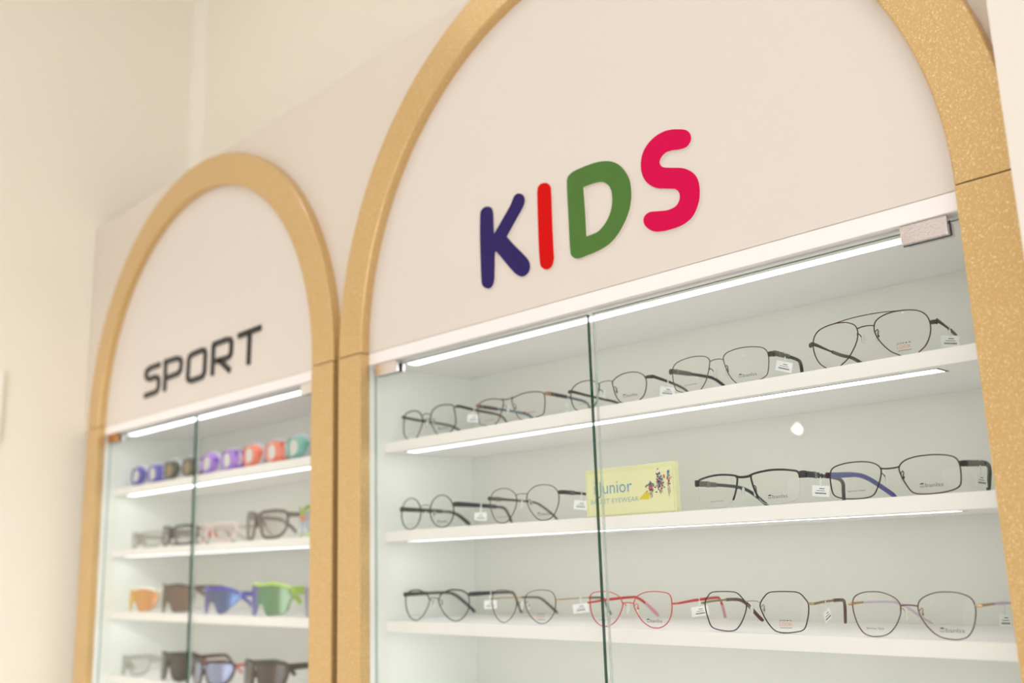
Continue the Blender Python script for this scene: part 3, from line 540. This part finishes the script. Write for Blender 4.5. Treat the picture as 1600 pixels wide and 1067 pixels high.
glasses('B3', 'half-rim eyeglasses with heavy black brow line, right of the yellow sign on the middle shelf', dict(rim=blackm, rim_r=R_(.8, 1.0), half=(-9, 23), left='steel', right='brand', pad=20, th=.0011, end_mat=blackm, eh=7.5,
    temple=[(0, 0, 34.2), (1, 40, 34), (4, 95, 32.5), (8, 118, 28), (15, 132, 18), (22, 145, 6)], h=(6.6, 5.0, 3.6), tip_v=60, tmat=(greyt, blackm), tip=dgreen, bands=[(32, 34, silver), (36, 37.5, silver)],
    bridge=[([(-11.5, 38.2), (-5, 36.6), (5, 36.6), (11.5, 38.2)], R_(1.0, 1.6))], tag=(47, 6, 45, -5, LT+'half-rim eyeglasses with heavy black brow')))
glasses('B4', 'dark burgundy rectangular eyeglasses with blue-violet inner temple, right end of the middle shelf', dict(rim=burg, rim_r=R_(.55, .8), left='steel', right='brand', pad=22, th=.0011, end_mat=burg,
    temple=[(0, 0, 30), (1, 30, 31), (4, 72, 32.6), (9, 93, 28), (18, 112, 16), (25, 125, 6)], h=(5.8, 5.2, 4.6), tip_v=64, tmat=(blu, greyt), tip=(blu, dgreen), bands=[],
    bridge=[([(-10.8, 32), (-4, 31.2), (4, 31.2), (10.8, 32)], R_(.7, .9))], tag=(46, 6, 80, -4, LT+'dark burgundy rectangular eyeglasses, right end of the middle shelf')))
glasses('C1', 'navy and olive double-bridge eyeglasses, far left on the bottom visible KIDS shelf', dict(rim=olive, rim_r=R_(.6, .9), rim_hi=.0013, left='steel', right=None, pad=29, th=.0009, end_mat=navy,
    temple=[(0, 0, 42.4), (1, 50, 42), (3, 105, 41), (7, 125, 38), (13, 140, 28), (20, 158, 12), (23, 166, 4)], h=(6.0, 5.0, 3.8), tip_v=70, tmat=(olive, navy), tip=navy, flare=1.2,
    bridge=[([(-26, 46.4), (-12, 44.6), (0, 44.2), (12, 44.6), (26, 46.4)], R_(.7, 1.2)), ([(-10, 35.6), (-4, 37), (4, 37), (10, 35.6)], R_(.6, .7))], tag=(55, 6, 40, 0, LT+'navy double-bridge eyeglasses far left on the lower shelf')))
glasses('C2', 'thin moss-green eyeglasses with rose-gold bridge and tortoise tips, second on the lower shelf', dict(rim=grn, rim_r=R_(.45, .7), left=None, right='junior', pad=27, pad_mat=goldw, bmat=goldw, th=.0007, end_mat=goldw,
    temple=[(0, 0, 35.2), (1, 50, 35), (3, 95, 33.5), (6, 112, 31), (12, 125, 20), (17, 140, 6)], h=(1.8, 1.4, 3.0), tip_v=80, tmat=goldw, tip=tort, flare=1.5,
    bridge=[([(-9.4, 35.4), (-4, 36.8), (4, 36.8), (9.4, 35.4)], R_(.55, .6))], tsize=(.020, .0125), tag=(52, 5, 60, 5, LT+'thin moss-green eyeglasses with tortoise tips')))
glasses('C3', 'red wire cat-eye eyeglasses with pink temple tips, behind the door gap on the lower shelf', dict(rim=redm, rim_r=R_(.5, .75), left='steel', right='brand', pad=26, th=.0010, end_mat=redm,
    temple=[(0, 0, 32), (1, 50, 34), (3, 95, 34.8), (5, 110, 33), (11, 125, 22), (18, 140, 6)], h=(2.2, 3.4, 3.6), tip_v=124, tmat=redt, tip=pinkt, flare=1.4,
    bridge=[([(-9.8, 31.8), (-4, 32.8), (4, 32.8), (9.8, 31.8)], R_(.7, .7))], tsize=(.020, .012), tag=(56, 5, 60, 5, LT+'red wire cat-eye eyeglasses')))
glasses('C4', 'dark burgundy hexagonal eyeglasses with gold temples and brown tips, fourth on the lower shelf', dict(rim=burg, rim_r=R_(.5, .8), left=None, right='junior', pad=27, pad_mat=goldo, bmat=goldo, th=.0009, end_mat=goldo,
    temple=[(0, 0, 34), (1, 35, 34.8), (3, 80, 34.2), (8, 96, 28), (15, 108, 13), (19, 115, 5)], h=(2.6, 2.4, 3.6), tip_v=66, tmat=goldo, tip=brown_t, flare=1.2,
    bridge=[([(-9.4, 35), (-6, 36.6), (0, 36.9), (6, 36.6), (9.4, 35)], R_(.5, .5))], tsize=(.014, .012), tag=(33, 6, 92, 20, LT+'dark burgundy hexagonal eyeglasses')))
glasses('C5', 'thin rose-burgundy eyeglasses with gold and lilac temples, right end of the lower shelf', dict(rim=rose, rim_r=R_(.45, .7), left='steel', right='brand', pad=26, pad_mat=goldw, bmat=rose, th=.0008, end_mat=goldw,
    temple=[(0, 0, 34.6), (1, 45, 34.5), (4, 95, 32), (9, 112, 27), (18, 130, 14), (24, 145, 5)], h=(2.8, 2.2, 2.6), tip_v=42, tmat=goldw, tip=lil,
    bridge=[([(-9.6, 33.6), (-4, 34.4), (4, 34.4), (9.6, 33.6)], R_(.55, .75))], tsize=(.014, .012), tag=(60, 7, 72, -4, LT+'thin rose-burgundy eyeglasses, right end of the lower shelf')))

# ------------------------------------------------------------------ acrylic sign on the middle shelf
z0 = SHELF[1]
t = empty('counter_sign', (-.855, .056, H+z0+.0003)); tag(t, 'yellow-green acrylic block sign reading iJunior BALLET EYEWEAR on the middle shelf', 'sign')
acr = mat('yellow_acrylic', (234, 234, 182), .25, coat=.6)
box('acrylic_block', -.0773, .0773, .0012, .0105, .0, .0650, acr, t, bevel=.0006)
box('print_panel', -.0715, .0745, .0, .0010, .002, .0588, mat('sign_paper', (238, 236, 190), .5), t)
fy = lambda a, b: (a+.855, -.0002, b-z0)
blue_i = mat('sign_blue', (86, 156, 196), .5); mb = MB()
word(mb, 'i', -.9155, -.9141, .0812, .0170, fy); word(mb, 'Junior', -.9085, -.8487, .0812, .0170, fy); mb.build('sign_lettering', blue_i, t)
mb = MB(); word(mb, 'BALLET EYEWEAR', -.9229, -.8380, .0682, .0062, fy); mb.build('sign_lettering', mat('sign_pale_blue', (140, 184, 190), .5), t)
mb = MB(); mb.add([fy(-.8385, .0700), fy(-.8265, .0790), fy(-.8185, .0775), (fy(-.8215, .0690))], [(0, 1, 2, 3)]); mb.build('yellow_stroke', mat('sign_yellow', (226, 206, 50), .5), t)
rnd = random.Random(4)
cols = [mat('dab_%s' % n, c, .5) for n, c in (('red', (214, 56, 66)), ('blue', (40, 90, 170)), ('green', (52, 140, 96)), ('violet', (104, 46, 128)), ('orange', (230, 120, 70)), ('black', (40, 30, 40)), ('sky', (110, 170, 200)))]
mbs = [MB() for _ in cols]
def dab(x, z, rx, rz, ci, a=0):
    pts = [(x+rx*math.cos(q)*math.cos(a)-rz*math.sin(q)*math.sin(a), z+rx*math.cos(q)*math.sin(a)+rz*math.sin(q)*math.cos(a)) for q in [2*math.pi*k/7 for k in range(7)]]
    yy = -.0003-.00004*rnd.random()*8
    mbs[ci].add([(p[0]+.855, yy, p[1]-z0) for p in pts], [tuple(range(7))])
for k in range(190):       # three dancers in dabs of paint: skirts, bodies, legs
    j = rnd.choice((0, 0, 1, 1, 1, 2)); cx_, cz_, sx, sz_ = ((-.8165, .0835, .0048, .0062), (-.8010, .0905, .0058, .0105), (-.7865, .0930, .0030, .0100))[j]
    dab(cx_+rnd.gauss(0, sx*.5), cz_+rnd.gauss(0, sz_*.5), rnd.uniform(.0007, .0021), rnd.uniform(.0006, .0013), rnd.randrange(7), rnd.uniform(0, 3))
for x_, za, zb_ in ((-.8175, .0700, .0770), (-.8150, .0710, .0770), (-.8010, .0745, .0820), (-.7985, .0760, .0820), (-.7880, .0700, .0850), (-.7858, .0740, .0850)):
    dab(x_, (za+zb_)/2, (zb_-za)/2, .0004, 5, math.pi/2+.08)
for x_, z_ in ((-.8165, .0905), (-.8010, .1020), (-.7862, .1030)): dab(x_, z_, .0016, .0016, 1); dab(x_-.0015, z_-.0006, .0012, .001, 4)
for m_, mm_ in zip(mbs, cols): m_.build('dancer_artwork', mm_, t)

# ------------------------------------------------------------------ SPORT cabinet: goggles
def xf(o_pts, s): return o_pts
def superell(rx, rz, n=28, p=2.6, cx=0, cz=0):
    out = []
    for k in range(n):
        a = 2*math.pi*k/n; ca, sa = math.cos(a), math.sin(a)
        out.append((cx+rx*math.copysign(abs(ca)**(2/p), ca), cz+rz*math.copysign(abs(sa)**(2/p), sa)))
    return out
def goggles(x, col, col2, lens, label):
    z = SHELF[0]; t = empty('swim_goggles', (x, .072, H+z), math.radians(4)); tag(t, label, 'swim goggles', 'swim goggles on the top SPORT shelf')
    sil = MATS['goggle_silicone']; t.scale = (1.1, 1.1, 1.14)
    for s in (-1, 1):
        mb = MB(); V = []; rings = [(.0, .42, .68), (-.002, .62, .80), (.003, .90, .92), (.009, .98, 1.0), (.013, .92, .95)]
        cx = s*.0365; n = 28
        for y, a, b in rings:
            for p in superell(.0290*a, .0205*b, n, 2.1): V.append((cx+p[0]*(1+.10*s*(1 if p[0]*s > 0 else -1)*.5), y+abs(p[0])*.12, .0212+p[1]+(p[0]*s)*-.08))
        F = [(j*n+i, j*n+(i+1) % n, (j+1)*n+(i+1) % n, (j+1)*n+i) for j in range(4) for i in range(n)]
        cup = mb.add(V, F).build('eye_cup', col, t, smooth=True)
        mb = MB(); V = [(cx+p[0], .0006+abs(p[0])*.12, .0212+p[1]) for p in superell(.0115, .0135, n, 2.4)]
        mb.add(V+[(v[0], v[1]+.002, v[2]) for v in V], [tuple(range(n)), tuple(range(2*n-1, n-1, -1))]+[(i, (i+1) % n, n+(i+1) % n, n+i) for i in range(n)]).build('lens', lens, cup)
        mb = MB(); V = [(cx+p[0], .012+abs(p[0])*.12, .0222+p[1]) for p in superell(.0300, .0215, n, 2.2)]
        sweep(mb, V, (.004, .0022), True, (0, 1, 0)).build('seal', sil, cup, smooth=True)
        # side arm tapering back into the strap
        sweep(MB(), [(s*.058, .006, .021), (s*.066, .020, .0215), (s*.072, .038, .022), (s*.074, .056, .021)], [(.0180, .0022), (.0160, .0020), (.0100, .0018), (.005, .0014)], up=(0, 0, 1), square=True).build('side_arm', col2, t)
        sweep(MB(), [(s*.074, .053, .021), (s*.073, .085, .016), (s*.060, .112, .011), (s*.030, .122, .0085), (0, .124, .0075)], (.0050, .0008), up=(0, 0, 1), square=True).build('strap', sil, t)
    sweep(MB(), [(-.008, .001, .023), (0, -.0005, .0245), (.008, .001, .023)], (.0028, .0045), up=(0, 1, 0)).build('nose_bridge', col2, t, smooth=True)
    settle(t, H+z)
mat('goggle_silicone', (228, 226, 236), .35, alpha=.85)
gl_ = mat('goggle_lens_pale', (222, 220, 216), .12, coat=.5)
goggles(-2.395, mat('goggle_blue', (84, 76, 170), .3), mat('goggle_blue_side', (70, 58, 168), .3), gl_, 'blue-violet swim goggles, leftmost on the top SPORT shelf')
goggles(-2.215, mat('goggle_smoke', (70, 66, 54), .3), mat('goggle_smoke_side', (52, 50, 40), .3), mat('goggle_lens_amber', (150, 128, 92), .12, coat=.5), 'smoky dark brown swim goggles on the top SPORT shelf')
goggles(-2.030, mat('goggle_purple', (166, 120, 212), .3), mat('goggle_purple_side', (120, 62, 190), .3), gl_, 'bright purple swim goggles on the top SPORT shelf')
goggles(-1.845, mat('goggle_coral', (240, 132, 108), .3), mat('goggle_coral_side', (232, 104, 80), .3), gl_, 'coral orange swim goggles on the top SPORT shelf')
goggles(-1.672, mat('goggle_teal', (132, 190, 180), .3), mat('goggle_teal_side', (92, 174, 160), .3), gl_, 'pale teal swim goggles, rightmost on the top SPORT shelf')

def shield(x, zs, label, lens_m, frame_m, temple_m, outline, c=5.5, yaw=0, y=.066, top_r=.0022, nose=None, name='sport_sunglasses', cat='sunglasses', group='sport sunglasses in the SPORT cabinet', th=.0022, temple=None, two=False, inner=None):
    """wrap sunglasses; outline = right half of the lens, (u, w) in mm from the top centre round to the nose notch"""
    t = empty(name, (x, y, H+zs), math.radians(yaw)); tag(t, label, cat, group)
    half = [(a/1000, b/1000) for a, b in outline]
    loops = [half+[(-a, b) for a, b in half[::-1] if abs(a) > 1e-6]] if not two else [half, [(-a, b) for a, b in half[::-1]]]
    Y = lambda u: c*u*u
    for L in loops:
        L = [p for i, p in enumerate(L) if p != L[i-1]]
        # lens as a grid of thin columns so that it bends
        umin = min(p[0] for p in L); umax = max(p[0] for p in L); N = 22; cols_ = []
        for i in range(N+1):
            u = umin+(umax-umin)*(i/N*.998+.001); zz = []
            for p, q in zip(L, L[1:]+L[:1]):
                if (p[0]-u)*(q[0]-u) < 0: g = (u-p[0])/(q[0]-p[0]); zz.append(p[1]+(q[1]-p[1])*g)
            if len(zz) >= 2: cols_.append((u, min(zz), max(zz)))
        V = []; F = []
        for u, a, b in cols_:
            for q in range(4):
                w = a+(b-a)*q/3; V.append((u, Y(u)-.0015*math.sin(math.pi*q/3), w))
        K = len(cols_); n0 = len(V); V += [(v[0], v[1]+.0018, v[2]) for v in V]
        for i in range(K-1):
            for q in range(3):
                a = i*4+q; F.append((a, a+4, a+5, a+1)); F.append((n0+a, n0+a+1, n0+a+5, n0+a+4))
            F.append((i*4, n0+i*4, n0+i*4+4, i*4+4)); F.append((i*4+3, i*4+7, n0+i*4+7, n0+i*4+3))
        F += [tuple([0, 1, 2, 3, n0+3, n0+2, n0+1, n0]), tuple([(K-1)*4+q for q in (3, 2, 1, 0)]+[n0+(K-1)*4+q for q in (0, 1, 2, 3)])]
        MB().add(V, F).build('lens', lens_m, t, smooth=True)
        if two:
            sweep(MB(), [(u, Y(u)+.0004, w) for u, w in catmull(L, 3)], (.0022, top_r), True, (0, 1, 0)).build('rim', frame_m, t, smooth=True)
    umax = max(p[0] for p in half)
    tw = [p for p in half if p[1] > max(q[1] for q in half)*.72]
    if not two:
        tp = sorted(set(tw), key=lambda p: p[0]); line = [(-a, b) for a, b in tp[::-1]]+tp
        line = [p for i, p in enumerate(line) if i == 0 or p[0] > line[i-1][0]+.001]
        LL = catmull(line, 3, False)
        sweep(MB(), [(u, Y(u)+.0006, w) for u, w in LL], (.0022, top_r), False, (0, 1, 0)).build('brow_bar', frame_m, t, smooth=True)
    wt = max(p[1] for p in half)-.008 if temple is None else temple[0]/1000
    hz = .0055 if temple is None else temple[1]/2000
    for s in (-1, 1):
        pts = [(s*(umax-.001), Y(umax)-.0005, wt), (s*(umax+.0025), Y(umax)+.012, wt), (s*(umax+.002), .075, wt-.001), (s*(umax-.004), .105, wt-.004), (s*(umax-.013), .128, max(.004, wt-.020)), (s*(umax-.017), .138, max(.0045, wt-.032))]
        P = catmull(pts, 3, False); m = len(P)
        sweep(MB(), P, [(hz*(1-.45*i/m), .0016) for i in range(m)], up=(0, 0, 1), square=True).build('temple', temple_m, t)
    if nose or two:
        nm = nose or frame_m
        if two: sweep(MB(), [(-.010, Y(.01), wt+.002), (0, -.0008, wt+.0035), (.010, Y(.01), wt+.002)], (.0022, .0024), up=(0, 1, 0)).build('bridge', frame_m, t, smooth=True)
        for s in (-1, 1): sweep(MB(), [(s*.008, .002, wt-.006), (s*.0105, .008, wt-.014), (s*.014, .010, wt-.021)], (.0035, .0016), up=(0, 1, 0)).build('nose_pad', nm, t, smooth=True)
    settle(t, H+zs)
    return t
def lensclear(n, tint, hz, col): return glass_mat(n, tint, .8, hz, col)
rect = [(9, 42), (30, 45), (52, 45), (62, 41), (64, 30), (60, 14), (48, 4), (30, 2), (16, 6), (10, 20), (8, 32)]
z = SHELF[1]
shield(-2.385, z, 'pale grey clear-framed sport glasses, far left on the second SPORT shelf', lensclear('sport_clear_a', (.93, .93, .92), .12, (.7, .7, .66)), mat('pale_grey_plastic', (168, 164, 150), .35), mat('pale_grey_plastic2', (138, 132, 116), .35), [(a, b*.82) for a, b in rect], two=True, top_r=.0026, group='sport glasses on the second SPORT shelf', cat='sport glasses', yaw=8)
shield(-2.215, z, 'charcoal rectangular sport glasses beside the door gap, second SPORT shelf', lensclear('sport_clear_b', (.92, .92, .91), .10, (.75, .7, .66)), mat('charcoal_plastic', (72, 66, 70), .35), mat('charcoal_plastic2', (96, 90, 84), .35), [(a, b*.98) for a, b in rect], two=True, top_r=.0032, group='sport glasses on the second SPORT shelf', cat='sport glasses', yaw=10)
shield(-2.035, z, 'translucent pink-white sport glasses with red nose piece, second SPORT shelf', lensclear('sport_clear_c', (.94, .91, .90), .14, (.85, .78, .76)), mat('pink_white_plastic', (226, 204, 198), .3), mat('pink_white_plastic2', (206, 196, 188), .35), [(a, b*.92) for a, b in rect], two=True, top_r=.0030, nose=mat('red_rubber', (214, 70, 66), .4), group='sport glasses on the second SPORT shelf', cat='sport glasses', yaw=8)
shield(-1.835, z, 'large taupe-grey protective sport glasses, right part of the second SPORT shelf', lensclear('sport_clear_d', (.90, .89, .88), .10, (.6, .55, .5)), mat('taupe_plastic', (112, 100, 92), .35), mat('taupe_plastic2', (128, 118, 110), .35), [(a*1.04, b*1.25) for a, b in rect], two=True, top_r=.0036, group='sport glasses on the second SPORT shelf', cat='sport glasses', yaw=6)
strp = ramp_mat('striped_plastic', [(0, (190, 216, 120)), (.2, (225, 228, 240)), (.42, (200, 210, 236)), (.55, (240, 130, 70)), (.75, (176, 196, 60)), (1, (90, 130, 70))], .3, 0., axis=2)
shield(-1.668, z, 'white sport glasses with coloured stripes, right edge of the second SPORT shelf', lensclear('sport_clear_e', (.85, .88, .92), .3, (.7, .75, .85)), strp, strp, [(a*.95, b*1.2) for a, b in rect], two=True, top_r=.0045, group='sport glasses on the second SPORT shelf', cat='sport glasses', yaw=-14)
z = SHELF[2]
S1 = [(0, 54), (25, 58), (48, 55), (62, 48), (66, 36), (62, 18), (50, 4), (20, 2), (14, 8), (8, 22), (0, 32)]
S2 = [(0, 62), (30, 64), (52, 60), (66, 54), (68, 40), (62, 14), (54, 4), (20, 2), (14, 8), (8, 22), (0, 30)]
S3 = [(0, 53), (28, 56), (50, 52), (66, 44), (70, 38), (60, 24), (40, 6), (28, 1), (20, 4), (10, 22), (0, 32)]
shield(-2.400, z, 'shield sunglasses with yellow to orange mirror lens and white brow, third SPORT shelf far left', ramp_mat('lens_yellow_orange', [(0, (120, 150, 60)), (.14, (236, 196, 50)), (.45, (226, 180, 60)), (.55, (214, 160, 96)), (1, (212, 150, 100))]), mat('white_plastic', (240, 238, 228), .35), mat('white_plastic2', (226, 222, 206), .35), S1, nose=mat('green_rubber', (120, 146, 80), .5), yaw=4, c=6.0, top_r=.0032)
shield(-2.223, z, 'large dark brown shield sunglasses, third SPORT shelf beside the door gap', ramp_mat('lens_brown', [(0, (62, 58, 48)), (.35, (84, 72, 62)), (.6, (112, 94, 82)), (1, (132, 104, 88))], .2, .2), mat('dark_olive_plastic', (62, 56, 46), .35), mat('brown_plastic', (110, 88, 76), .35), S2, nose=mat('dark_olive_plastic', (62, 56, 46), .35), yaw=4, c=6.0, top_r=.0026)
shield(-2.018, z, 'shield sunglasses with violet frame and blue-grey mirror lens, third SPORT shelf', ramp_mat('lens_blue_grey', [(0, (96, 84, 190)), (.3, (90, 88, 190)), (.45, (92, 96, 130)), (.75, (96, 110, 150)), (1, (120, 150, 205))], .15, .4), mat('violet_plastic', (86, 74, 190), .35), mat('violet_plastic2', (92, 80, 176), .35), S3, yaw=4, c=6.0, top_r=.0032, temple=(42, 11))
shield(-1.818, z, 'shield sunglasses with lime frame and green to violet mirror lens, third SPORT shelf', ramp_mat('lens_green_violet', [(0, (104, 88, 200)), (.34, (112, 100, 190)), (.46, (110, 140, 130)), (.6, (104, 150, 112)), (1, (150, 170, 140))], .15, .4), mat('lime_plastic', (190, 218, 110), .35), mat('lime_plastic2', (176, 206, 92), .35), S2, nose=mat('lime_rubber', (170, 196, 80), .5), yaw=4, c=6.0, top_r=.0034, temple=(50, 17))
shield(-1.622, z, 'violet and grey sunglasses mostly hidden behind the gold post, third SPORT shelf', ramp_mat('lens_violet_grey', [(0, (150, 120, 190)), (.3, (180, 170, 190)), (.6, (120, 100, 120)), (1, (80, 70, 80))]), mat('lilac_plastic', (186, 170, 204), .35), mat('lilac_plastic', (186, 170, 204), .35), S1, yaw=4, c=6.0)
z = SHELF[3]
shield(-2.420, z, 'pale grey thin-framed eyeglasses, bottom left of the SPORT cabinet', lensclear('sport_clear_f', (.95, .95, .94), .04, (.8, .8, .78)), mat('pale_sage_plastic', (160, 160, 146), .35), mat('pale_sage_plastic2', (178, 178, 168), .35), [(a, b*.95) for a, b in rect], two=True, top_r=.0024, group='glasses on the lowest visible SPORT shelf', cat='eyeglasses', yaw=4)
W1 = [(8, 54), (30, 56), (54, 55), (67, 50), (68, 34), (60, 12), (46, 3), (30, 1), (16, 6), (9, 22), (7, 40)]
shield(-2.205, z, 'wide black-brown wrap sunglasses in front of the door gap, lowest visible SPORT shelf', mat('lens_black_brown', (66, 58, 52), .12, .2, coat=.4), mat('black_plastic', (48, 46, 42), .3), mat('black_plastic_red', (80, 60, 54), .3), W1, two=True, top_r=.0045, group='glasses on the lowest visible SPORT shelf', yaw=6, temple=(48, 10))
shield(-2.030, z, 'black sunglasses with pale blue-grey lenses and red inner temples, lowest visible SPORT shelf', mat('lens_pale_blue', (150, 156, 186), .1, .3, coat=.4), mat('black_plastic3', (60, 54, 54), .3), mat('red_plastic', (206, 92, 80), .3), [(a, b*.86) for a, b in W1], two=True, top_r=.0036, group='glasses on the lowest visible SPORT shelf', yaw=8, y=.060, temple=(40, 7))
shield(-1.830, z, 'wide dark brown wrap sunglasses at the right of the lowest visible SPORT shelf', mat('lens_dark_brown', (84, 72, 64), .12, .2, coat=.4), mat('dark_brown_plastic', (70, 62, 54), .3), mat('dark_brown_plastic', (70, 62, 54), .3), W1, two=True, top_r=.0045, group='glasses on the lowest visible SPORT shelf', yaw=6, temple=(46, 14))
